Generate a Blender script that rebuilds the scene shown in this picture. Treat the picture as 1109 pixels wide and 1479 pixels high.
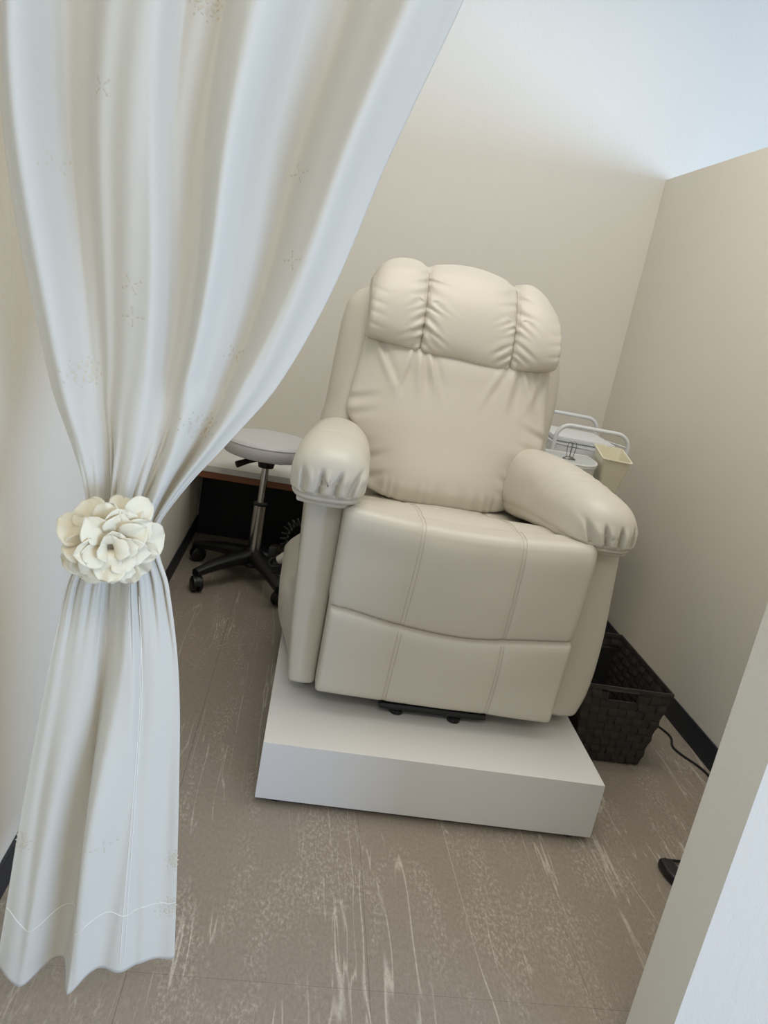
import bpy, math, random
import numpy as np
from mathutils import Vector, Matrix
from mathutils.bvhtree import BVHTree
random.seed(7)
scn = bpy.context.scene
for o in list(bpy.data.objects): bpy.data.objects.remove(o, do_unlink=True)
COL = scn.collection

# ---------------------------------------------------------------- camera
CAM_H = 1.16
cam_d = bpy.data.cameras.new('camera'); cam = bpy.data.objects.new('camera', cam_d); COL.objects.link(cam)
cam_d.sensor_fit = 'VERTICAL'; cam_d.sensor_height = 36.0; cam_d.lens = 1108.08/1479*36.0
cam_d.clip_start = 0.02
R_ = Vector((0.980597, -0.075547, 0.180893)); U_ = Vector((-0.153815, 0.275562, 0.948897)); F_ = Vector((0.121533, 0.95831, -0.258595))
cam.matrix_world = Matrix(((R_.x, U_.x, -F_.x, 0), (R_.y, U_.y, -F_.y, 0), (R_.z, U_.z, -F_.z, CAM_H), (0, 0, 0, 1)))
scn.camera = cam

# ---------------------------------------------------------------- world, lights, exposure
w = bpy.data.worlds.new('world'); scn.world = w; w.use_nodes = True
bg = w.node_tree.nodes['Background']; bg.inputs[0].default_value = (0.94, 0.95, 1.0, 1); bg.inputs[1].default_value = 0.45
def area(name, loc, target, sx, sy, power, color):
    l = bpy.data.lights.new(name, 'AREA'); l.shape = 'RECTANGLE'; l.size = sx; l.size_y = sy; l.energy = power; l.color = color
    o = bpy.data.objects.new(name, l); COL.objects.link(o); o.location = loc
    d = Vector(target)-Vector(loc); o.rotation_euler = d.to_track_quat('-Z', 'Y').to_euler(); return o
area('window_daylight', (8.0, 1.3, 1.25), (0, 1.3, 1.25), 4.2, 2.0, 158, (0.38, 0.64, 1.0))
area('window_shopfront', (4.9, -3.7, 1.15), (0.1, 0.95, 0.9), 3.2, 2.1, 235, (0.44, 0.64, 1.0))
area('ceiling_lamp_booth', (0.45, 1.9, 2.80), (0.45, 1.9, 0), 1.5, 1.1, 18.5, (1.0, 0.94, 0.85))
area('ceiling_lamp_hall', (0.3, -0.9, 2.72), (0.3, -0.9, 0), 1.6, 0.8, 16, (1.0, 0.92, 0.80))
scn.view_settings.view_transform = 'Standard'; scn.view_settings.look = 'None'
scn.view_settings.exposure = 0.42; scn.view_settings.gamma = 1.0; scn.view_settings.use_curve_mapping = False

# ---------------------------------------------------------------- materials
def lin(c):
    return tuple(((v/255)/12.92 if v/255 <= 0.04045 else ((v/255+0.055)/1.055)**2.4) for v in c)
def mat(name, rgb, rough=0.5, metal=0.0, bump=0.0, bscale=200.0, var=0.0, vscale=8.0, translucent=0.0, spec=0.5, coat=0.0, sheen=0.0, bdist=0.001):
    m = bpy.data.materials.new(name); m.use_nodes = True; nt = m.node_tree; b = nt.nodes['Principled BSDF']
    c = lin(rgb); b.inputs['Base Color'].default_value = (*c, 1); b.inputs['Roughness'].default_value = rough
    b.inputs['Metallic'].default_value = metal; b.inputs['Specular IOR Level'].default_value = spec
    b.inputs['Coat Weight'].default_value = coat; b.inputs['Sheen Weight'].default_value = sheen
    tc = nt.nodes.new('ShaderNodeTexCoord')
    n2 = nt.nodes.new('ShaderNodeTexNoise'); n2.inputs['Scale'].default_value = vscale; n2.inputs['Detail'].default_value = 4
    nt.links.new(tc.outputs['Object'], n2.inputs['Vector'])
    mx = nt.nodes.new('ShaderNodeMix'); mx.data_type = 'RGBA'
    k = max(var, 0.01)
    mx.inputs[6].default_value = (*[v*(1-k) for v in c], 1); mx.inputs[7].default_value = (*[min(1, v*(1+k)) for v in c], 1)
    nt.links.new(n2.outputs['Fac'], mx.inputs[0]); nt.links.new(mx.outputs[2], b.inputs['Base Color'])
    if bump:
        n = nt.nodes.new('ShaderNodeTexNoise'); n.inputs['Scale'].default_value = bscale; n.inputs['Detail'].default_value = 3
        nt.links.new(tc.outputs['Object'], n.inputs['Vector'])
        bp = nt.nodes.new('ShaderNodeBump'); bp.inputs['Strength'].default_value = bump; bp.inputs['Distance'].default_value = bdist
        nt.links.new(n.outputs['Fac'], bp.inputs['Height']); nt.links.new(bp.outputs[0], b.inputs['Normal'])
    if translucent:
        t = nt.nodes.new('ShaderNodeBsdfTranslucent'); nt.links.new(mx.outputs[2], t.inputs[0])
        ms = nt.nodes.new('ShaderNodeMixShader'); ms.inputs[0].default_value = translucent
        nt.links.new(b.outputs[0], ms.inputs[1]); nt.links.new(t.outputs[0], ms.inputs[2])
        nt.links.new(ms.outputs[0], nt.nodes['Material Output'].inputs[0])
    return m
M = {}
M['leather'] = mat('cream_leather', (205, 199, 184), 0.38, bump=0.35, bscale=420, var=0.012, vscale=3, spec=0.45, bdist=0.0006)
M['leather_seam'] = mat('seam_thread', (192, 185, 169), 0.7)
M['white_laminate'] = mat('white_laminate', (220, 218, 212), 0.38, bump=0.05, bscale=300, var=0.01)
M['black'] = mat('black_plastic', (16, 17, 19), 0.42, var=0.05)
M['black_panel'] = mat('black_panel', (9, 10, 12), 0.6, var=0.05)
M['navy'] = mat('dark_navy_vinyl', (22, 30, 40), 0.5, var=0.08)
M['chrome'] = mat('chrome', (205, 203, 200), 0.16, metal=1.0)
M['steel'] = mat('grey_steel', (120, 118, 114), 0.35, metal=0.8)
M['white_vinyl'] = mat('white_vinyl', (208, 205, 206), 0.45, bump=0.1, bscale=400, var=0.01)
M['white_metal'] = mat('white_powder_coat', (222, 224, 226), 0.4, var=0.01)
M['cream_plastic'] = mat('cream_plastic', (228, 222, 196), 0.45, var=0.01)
M['white_plastic'] = mat('white_plastic', (222, 222, 218), 0.45, var=0.01)
M['grey_plastic'] = mat('light_grey_plastic', (190, 194, 192), 0.5, var=0.01)
M['wood'] = mat('brown_wood_edge', (128, 78, 48), 0.5, bump=0.1, var=0.18, vscale=14)
M['weave'] = mat('dark_brown_woven', (50, 44, 42), 0.5, bump=0.4, bscale=300, var=0.25, vscale=20)
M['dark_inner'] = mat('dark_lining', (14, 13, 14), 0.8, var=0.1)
M['curtain'] = mat('white_curtain_fabric', (231, 226, 213), 0.75, bump=0.25, bscale=900, var=0.01, translucent=0.33, sheen=0.3, spec=0.25, bdist=0.0004)
M['thread'] = mat('beige_embroidery', (206, 194, 170), 0.7, bump=0.2, bscale=900, var=0.06)
M['hem'] = mat('hem_thread', (233, 228, 216), 0.8)
M['petal'] = mat('cream_petal_fabric', (246, 235, 205), 0.55, bump=0.25, bscale=500, var=0.03, vscale=40, translucent=0.18, sheen=0.3, spec=0.35, bdist=0.0005)
M['gold'] = mat('gold_ring', (214, 190, 120), 0.25, metal=1.0)
M['clear'] = mat('pale_plug_plastic', (200, 194, 182), 0.3, var=0.03)

def wall_mat(name, rgb):
    m = bpy.data.materials.new(name); m.use_nodes = True; nt = m.node_tree; b = nt.nodes['Principled BSDF']
    b.inputs['Roughness'].default_value = 0.85; b.inputs['Specular IOR Level'].default_value = 0.2
    g = nt.nodes.new('ShaderNodeNewGeometry'); c = lin(rgb)
    n1 = nt.nodes.new('ShaderNodeTexNoise'); n1.inputs['Scale'].default_value = 2.2; n1.inputs['Detail'].default_value = 5
    mx = nt.nodes.new('ShaderNodeMix'); mx.data_type = 'RGBA'
    mx.inputs[6].default_value = (*[v*0.97 for v in c], 1); mx.inputs[7].default_value = (*[min(1, v*1.03) for v in c], 1)
    nt.links.new(g.outputs['Position'], n1.inputs['Vector']); nt.links.new(n1.outputs['Fac'], mx.inputs[0]); nt.links.new(mx.outputs[2], b.inputs['Base Color'])
    # embossed wallpaper: fine grain plus trowel-like strokes
    mp = nt.nodes.new('ShaderNodeMapping'); mp.inputs['Scale'].default_value = (40, 40, 14); nt.links.new(g.outputs['Position'], mp.inputs['Vector'])
    n2 = nt.nodes.new('ShaderNodeTexNoise'); n2.inputs['Scale'].default_value = 1.0; n2.inputs['Detail'].default_value = 5; n2.inputs['Distortion'].default_value = 1.2
    nt.links.new(mp.outputs[0], n2.inputs['Vector'])
    n3 = nt.nodes.new('ShaderNodeTexNoise'); n3.inputs['Scale'].default_value = 260; n3.inputs['Detail'].default_value = 2
    nt.links.new(g.outputs['Position'], n3.inputs['Vector'])
    ad = nt.nodes.new('ShaderNodeMath'); ad.operation = 'MULTIPLY_ADD'; ad.inputs[1].default_value = 0.35
    nt.links.new(n3.outputs['Fac'], ad.inputs[0]); nt.links.new(n2.outputs['Fac'], ad.inputs[2])
    bp = nt.nodes.new('ShaderNodeBump'); bp.inputs['Strength'].default_value = 0.35; bp.inputs['Distance'].default_value = 0.0025
    nt.links.new(ad.outputs[0], bp.inputs['Height']); nt.links.new(bp.outputs[0], b.inputs['Normal'])
    return m
M['wall'] = wall_mat('cream_wallpaper', (223, 217, 203))
M['wall_up'] = wall_mat('white_wallpaper', (226, 222, 211))
M['ceiling'] = wall_mat('white_ceiling', (230, 230, 226))

def floor_mat():
    m = bpy.data.materials.new('taupe_streaked_vinyl'); m.use_nodes = True; nt = m.node_tree; b = nt.nodes['Principled BSDF']
    N = nt.nodes.new; L = nt.links.new
    g = N('ShaderNodeNewGeometry')
    def noise(scale, detail, rot=0.0, loc=(0, 0, 0), dist=0.0, rough=0.6):
        mp = N('ShaderNodeMapping'); mp.inputs['Scale'].default_value = scale; mp.inputs['Rotation'].default_value = (0, 0, rot); mp.inputs['Location'].default_value = loc
        L(g.outputs['Position'], mp.inputs['Vector'])
        n = N('ShaderNodeTexNoise'); n.inputs['Scale'].default_value = 1; n.inputs['Detail'].default_value = detail; n.inputs['Distortion'].default_value = dist; n.inputs['Roughness'].default_value = rough
        L(mp.outputs[0], n.inputs['Vector']); return n.outputs['Fac']
    def ramp(f, a, c, va=0.0, vb=1.0):
        r = N('ShaderNodeMapRange'); r.interpolation_type = 'SMOOTHSTEP'; r.inputs[1].default_value = a; r.inputs[2].default_value = c; r.inputs[3].default_value = va; r.inputs[4].default_value = vb
        L(f, r.inputs[0]); return r.outputs[0]
    def math_(op, a, c):
        x = N('ShaderNodeMath'); x.operation = op
        for i, v in enumerate((a, c)):
            if isinstance(v, (int, float)): x.inputs[i].default_value = v
            else: L(v, x.inputs[i])
        return x.outputs[0]
    fine = noise((330, 170, 1), 4, 0.0)
    grain = noise((170, 80, 1), 6, 0.05, rough=0.75)
    # thin streaks: ridges of stretched noise, masked by patches
    s1 = noise((10, 0.6, 1), 3, 0.06, (3.1, 0.4, 0), 0.0, 0.42)
    ridge1 = ramp(math_('ABSOLUTE', math_('SUBTRACT', s1, 0.5), 0), 0.0, 0.0075, 1.0, 0.0)
    s2 = noise((22, 1.3, 1), 3, -0.16, (7.3, 2.2, 0), 0.0, 0.45)
    ridge2 = ramp(math_('ABSOLUTE', math_('SUBTRACT', s2, 0.5), 0), 0.0, 0.012, 1.0, 0.0)
    mask1 = ramp(noise((4.5, 1.9, 1), 3, 0.1, (1.7, 5.0, 0)), 0.47, 0.56)
    mask2 = ramp(noise((6.0, 2.6, 1), 3, -0.1, (9.7, 1.0, 0)), 0.50, 0.60)
    brk = ramp(grain, 0.30, 0.55)
    st = math_('MULTIPLY', math_('MAXIMUM', math_('MULTIPLY', ridge1, mask1), math_('MULTIPLY', math_('MULTIPLY', ridge2, mask2), 0.8)), math_('MULTIPLY_ADD', brk, 0.7))
    patch = math_('MULTIPLY', ramp(noise((9, 3.2, 1), 5, 0.1, (2, 8, 0), 0.5), 0.46, 0.64), ramp(grain, 0.48, 0.62))
    speck = ramp(fine, 0.60, 0.72)
    tot = math_('ADD', math_('MULTIPLY', st, 0.55), math_('ADD', math_('MULTIPLY', patch, 0.36), math_('MULTIPLY', speck, 0.30)))
    base = N('ShaderNodeMix'); base.data_type = 'RGBA'; base.inputs[6].default_value = (*lin((112, 102, 89)), 1); base.inputs[7].default_value = (*lin((166, 155, 140)), 1)
    L(grain, base.inputs[0])
    fin = N('ShaderNodeMix'); fin.data_type = 'RGBA'; fin.inputs[7].default_value = (*lin((206, 197, 182)), 1)
    L(tot, fin.inputs[0]); L(base.outputs[2], fin.inputs[6]); L(fin.outputs[2], b.inputs['Base Color'])
    b.inputs['Roughness'].default_value = 0.5; b.inputs['Specular IOR Level'].default_value = 0.35
    bp = N('ShaderNodeBump'); bp.inputs['Strength'].default_value = 0.3; bp.inputs['Distance'].default_value = 0.001
    L(grain, bp.inputs['Height']); L(bp.outputs[0], b.inputs['Normal'])
    return m
M['floor'] = floor_mat()

# ---------------------------------------------------------------- helpers
def wloc(o):
    v = Vector((0, 0, 0))
    while o: v += o.location; o = o.parent
    return v
class MB:                       # collects geometry in WORLD coordinates
    def __init__(s): s.v = []; s.f = []
    def add(s, v, f):
        n = len(s.v); s.v += [tuple(p) for p in v]; s.f += [tuple(i+n for i in q) for q in f]; return s
    def box(s, a, b, rz=0, c=None, bev=0.0):
        x0, y0, z0 = a; x1, y1, z1 = b
        if bev <= 0:
            v = [(x, y, z) for z in (z0, z1) for x, y in ((x0, y0), (x1, y0), (x1, y1), (x0, y1))]
            f = [(0, 3, 2, 1), (4, 5, 6, 7), (0, 1, 5, 4), (1, 2, 6, 5), (2, 3, 7, 6), (3, 0, 4, 7)]
        else:
            v, f = rbox((x1-x0)/2, (y1-y0)/2, (z1-z0)/2, bev, 4)
            v = [(p[0]+(x0+x1)/2, p[1]+(y0+y1)/2, p[2]+(z0+z1)/2) for p in v]
        if rz:
            c = c or ((x0+x1)/2, (y0+y1)/2); cs, sn = math.cos(rz), math.sin(rz)
            v = [(c[0]+(p[0]-c[0])*cs-(p[1]-c[1])*sn, c[1]+(p[0]-c[0])*sn+(p[1]-c[1])*cs, p[2]) for p in v]
        return s.add(v, f)
    def tube(s, pts, r, n=10, closed=False):
        pts = [Vector(p) for p in pts]; m = len(pts); V = []; prev = None
        for i, p in enumerate(pts):
            if closed: t = pts[(i+1) % m]-pts[i-1]
            else: t = pts[min(i+1, m-1)]-pts[max(i-1, 0)]
            t.normalize()
            if prev is None:
                a = Vector((0, 0, 1)) if abs(t.z) < 0.9 else Vector((1, 0, 0)); nrm = t.cross(a).normalized()
            else: nrm = (prev-t*prev.dot(t)).normalized()
            prev = nrm; bn = t.cross(nrm); rr = r[i] if isinstance(r, (list, tuple)) else r
            for k in range(n):
                an = 2*math.pi*k/n; V.append(p+nrm*math.cos(an)*rr+bn*math.sin(an)*rr)
        F = []
        for i in range(m if closed else m-1):
            j = (i+1) % m
            for k in range(n): F.append((i*n+k, i*n+(k+1) % n, j*n+(k+1) % n, j*n+k))
        if not closed: F += [tuple(reversed(range(n))), tuple((m-1)*n+k for k in range(n))]
        return s.add(V, F)
    def lathe(s, prof, c, n=40, sx=1, sy=1):
        V = []; F = []; m = len(prof)
        for r, z in prof:
            for k in range(n):
                an = 2*math.pi*k/n; V.append((c[0]+r*math.cos(an)*sx, c[1]+r*math.sin(an)*sy, c[2]+z))
        for i in range(m-1):
            for k in range(n): F.append((i*n+k, i*n+(k+1) % n, (i+1)*n+(k+1) % n, (i+1)*n+k))
        F += [tuple(reversed(range(n))), tuple((m-1)*n+k for k in range(n))]
        return s.add(V, F)
    def grid(s, nu, nv, fn, closed_u=False):
        V = [fn(i/(nu if closed_u else nu-1), j/(nv-1)) for j in range(nv) for i in range(nu)]
        F = [(j*nu+i, j*nu+(i+1) % nu, (j+1)*nu+(i+1) % nu, (j+1)*nu+i) for j in range(nv-1) for i in range(nu if closed_u else nu-1)]
        return s.add(V, F)
def rbox(hx, hy, hz, r, n, dens=None):
    """rounded box, n subdivisions per edge (or per axis via dens), returns verts, faces"""
    V = {}; vs = []; fs = []
    H = (hx, hy, hz); D = dens or (n, n, n)
    def par(i, k):            # sample positions, denser near the ends
        t = -1+2*i/D[k]; h = H[k]
        rr = min(r, h*0.999)/h
        # 25% of samples at each end cover the rounded band
        a = abs(t); s = math.copysign(1, t)
        q = (a/0.6)*(1-rr) if a < 0.6 else (1-rr)+(a-0.6)/0.4*rr
        return s*q*h
    def vert(p):
        key = (round(p[0], 7), round(p[1], 7), round(p[2], 7))
        if key in V: return V[key]
        c = [max(-(h-min(r, h)), min(h-min(r, h), x)) for x, h in zip(p, H)]
        d = [a-b for a, b in zip(p, c)]
        # cube to sphere for the corner zone
        rr = [min(r, h) for h in H]
        u = [d[i]/rr[i] for i in range(3)]
        l = math.sqrt(sum(x*x for x in u)); mx = max(abs(x) for x in u)
        if l > 1e-9: u = [x/l*mx for x in u]
        q = tuple(c[i]+u[i]*rr[i] for i in range(3))
        V[key] = len(vs); vs.append(q); return V[key]
    for ax in range(3):
        a1, a2 = (ax+1) % 3, (ax+2) % 3
        for sg in (-1, 1):
            g = {}
            for i in range(D[a1]+1):
                for j in range(D[a2]+1):
                    p = [0, 0, 0]; p[ax] = sg*H[ax]; p[a1] = par(i, a1); p[a2] = par(j, a2); g[i, j] = vert(p)
            for i in range(D[a1]):
                for j in range(D[a2]):
                    q = (g[i, j], g[i+1, j], g[i+1, j+1], g[i, j+1])
                    fs.append(q if sg > 0 else tuple(reversed(q)))
    return vs, fs
def soft(H, r, dens, warp):     # soft box whose unit-ish coords go through warp(a,b,c) with a,b,c in [-1,1]
    v, f = rbox(*H, r, 0, dens)
    mb = MB(); mb.add([warp(p[0]/H[0], p[1]/H[1], p[2]/H[2]) for p in v], f); return mb
def obj(name, mb, m, parent=None, smooth=True, auto=None):
    me = bpy.data.meshes.new(name); o = bpy.data.objects.new(name, me); COL.objects.link(o)
    if parent is not None: o.parent = parent
    off = wloc(parent) if parent is not None else None
    if parent is None:
        arr = np.array(mb.v); c = (arr.min(0)+arr.max(0))/2; c[2] = arr[:, 2].min(); o.location = c; off = Vector(c)
    me.from_pydata([(p[0]-off.x, p[1]-off.y, p[2]-off.z) for p in mb.v], [], mb.f); me.update()
    me.materials.append(m if not isinstance(m, str) else M[m])
    if smooth:
        me.polygons.foreach_set('use_smooth', [True]*len(me.polygons))
        me.set_sharp_from_angle(angle=math.radians(auto if auto else 40))
    return o
def tag(o, label=None, cat=None, group=None, kind=None):
    if label: o['label'] = label
    if cat: o['category'] = cat
    if group: o['group'] = group
    if kind: o['kind'] = kind
    return o
def thing(name, label, cat, loc, group=None):
    o = bpy.data.objects.new(name, None); COL.objects.link(o); o.location = loc; o.empty_display_size = 0.05
    return tag(o, label, cat, group)
def interp(x, tab):
    if x <= tab[0][0]: return tab[0][1]
    for (a, va), (b, vb) in zip(tab, tab[1:]):
        if x <= b: return va+(vb-va)*(x-a)/(b-a)
    return tab[-1][1]
def smooth(t): t = max(0, min(1, t)); return t*t*(3-2*t)
def cosi(x, tab):
    if x <= tab[0][0]: return tab[0][1]
    for (a, va), (b, vb) in zip(tab, tab[1:]):
        if x <= b: return va+(vb-va)*smooth((x-a)/(b-a)) if b > a else vb
    return tab[-1][1]
def spline(x, tab):            # Catmull-Rom through table
    n = len(tab)
    if x <= tab[0][0]: return tab[0][1]
    if x >= tab[-1][0]: return tab[-1][1]
    for i in range(n-1):
        if x <= tab[i+1][0]:
            x0, y0 = tab[i]; x1, y1 = tab[i+1]; h = x1-x0; t = (x-x0)/h
            m0 = (y1-tab[i-1][1])/(x1-tab[i-1][0]) if i > 0 else (y1-y0)/h
            m1 = (tab[i+2][1]-y0)/(tab[i+2][0]-x0) if i < n-2 else (y1-y0)/h
            return (2*t**3-3*t*t+1)*y0+(t**3-2*t*t+t)*h*m0+(-2*t**3+3*t*t)*y1+(t**3-t*t)*h*m1
def gauss(x, w): return math.exp(-(x/w)**2)
def hsh(n): return math.sin(n*127.1+311.7)*43758.5453 % 1.0
def n1(x, seed=0):
    i = math.floor(x); f = x-i; return (hsh(i+seed*57)*(1-smooth(f))+hsh(i+1+seed*57)*smooth(f))*2-1
def n2(x, y, seed=0):
    j = math.floor(y); f = smooth(y-j)
    return n1(x, seed+j*3.7)*(1-f)+n1(x, seed+(j+1)*3.7)*f
def bvh(o):
    me = o.data; off = wloc(o)
    return BVHTree.FromPolygons([v.co+off for v in me.vertices], [p.vertices[:] for p in me.polygons])
def cast_line(tree, pts, d, lift=0.0006):
    out = []
    for p in pts:
        h = tree.ray_cast(Vector(p), Vector(d))
        if h[0] is not None: out.append(h[0]-Vector(d).normalized()*lift)
    return out

# ---------------------------------------------------------------- setting
XR, XL, YB, ZT, HB = 1.366, -0.4125, 3.4536, 1.8795, 0.0787
HC = 2.9
def struct(name, mb, m, **k): return tag(obj(name, mb, m, **k), kind='structure')
# floor: slab plus vinyl tiles laid on it
tx, ty, gap = 0.42, 0.84, 0.00022
floor = struct('floor', MB().box((-1.62, -1.5, -0.12), (8.2, 3.6, -0.004)), 'floor', smooth=False)
xs = [0.27+tx*i for i in range(-4, 9)]; ys = [1.07+ty*j for j in range(-3, 3)]
base = None
for x in xs:
    for y in ys:
        if x > 2.6: continue
        cx, cy = x+tx/2, y+ty/2
        if base is None:
            mb = MB().box((x+gap, y+gap, -0.004), (x+tx-gap, y+ty-gap, 0.0)); base = obj('tile', mb, 'floor', floor, smooth=False)
            bx, by = x, y
        else:
            t = base.copy(); COL.objects.link(t); t.parent = floor; t.location = (x-bx, y-by, 0)
struct('wall_back', MB().box((-1.6, YB, 0), (8.2, YB+0.12, HC)), 'wall_up', smooth=False)
struct('wall_left', MB().box((XL-0.06, -0.2, 0), (XL, YB, ZT), bev=0.002), 'wall', smooth=False)
struct('wall_right', MB().box((XR, 0.895, 0), (XR+0.06, YB, ZT), bev=0.002), 'wall', smooth=False)
struct('wall_front', MB().box((0.714, 0.8951, 0), (XR, 1.0075, ZT), bev=0.002), 'wall', smooth=False)
struct('ceiling', MB().box((-1.6, -1.5, HC), (8.2, YB+0.12, HC+0.08)), 'ceiling', smooth=False)
struct('baseboard_right', MB().box((XR-0.006, 1.0075, 0), (XR, YB, HB), bev=0.002), 'navy', smooth=False)
struct('baseboard_left', MB().box((XL, 0.2, 0), (XL+0.006, YB, HB), bev=0.002), 'navy', smooth=False)
struct('baseboard_back', MB().box((XL+0.006, YB-0.006, 0), (XR-0.006, YB, HB), bev=0.002), 'navy', smooth=False)
struct('baseboard_front', MB().box((0.72, 1.0075, 0), (XR-0.006, 1.0135, HB), bev=0.002), 'navy', smooth=False)

# ---------------------------------------------------------------- platform
pa = -0.0195
PX, PY, PW, PD, PH = 0.0232, 1.5517, 0.82, 0.93, 0.1607
def prot(x, y): return (PX+x*math.cos(pa)-y*math.sin(pa), PY+x*math.sin(pa)+y*math.cos(pa))
plat = thing('platform', 'low white laminate box platform that the recliner stands on', 'platform', (*prot(PW/2, PD/2), 0))
obj('box_body', MB().box((PX, PY, 0.012), (PX+PW, PY+PD, PH), rz=pa, c=(PX, PY), bev=0.0025), 'white_laminate', plat, auto=60)
for fx, fy in ((0.05, 0.03), (PW-0.05, 0.03), (0.05, PD-0.05), (PW-0.05, PD-0.05)):
    x, y = prot(fx, fy)
    tag(obj('foot', MB().lathe([(0.018, 0), (0.02, 0.002), (0.02, 0.012)], (x, y, 0.0), 20), 'black', plat), 'black round foot')

# ---------------------------------------------------------------- recliner
rec = thing('recliner_chair', 'cream leather power recliner with puffy arms and gathered headrest on white platform', 'recliner', (0.45, 2.05, PH))
ls = 'leather'
def bplane(z): return 2.17+(z-0.68)*0.38
# --- side bodies under the arms
def arm_body(side):
    z0, z1 = 0.195, 0.705
    if side < 0:
        xo = [(0.19, 0.062), (0.35, 0.050), (0.5, 0.043), (0.705, 0.038)]; xi = 0.132
    else:
        xo = [(0.19, 0.838), (0.27, 0.858), (0.40, 0.862), (0.55, 0.852), (0.705, 0.838)]; xi = 0.738
    def warp(a, b, c):
        z = z0+(c+1)/2*(z1-z0)
        y = 1.785+(b+1)/2*0.80
        o_ = spline(z, xo); flare = (side*0.008 if side > 0 else side*0.05)*smooth((y-1.85)/0.4)*smooth((0.345-z)/0.05)
        o_ += flare
        t = (a+1)/2
        x = (o_+(xi-o_)*t) if side < 0 else (xi+(o_-xi)*t)
        y -= 0.010*(1-(2*t-1)**2)*smooth(-b*2)     # bowed front
        if c < -0.9 : z += 0.01*smooth((b+1)/0.3)*0
        return (x, y, z)
    o = obj('arm_body', soft((0.05, 0.4, 0.25), 0.014, (14, 24, 30), warp), ls, rec)
    return o
armL = arm_body(-1); armR = arm_body(1)
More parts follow.
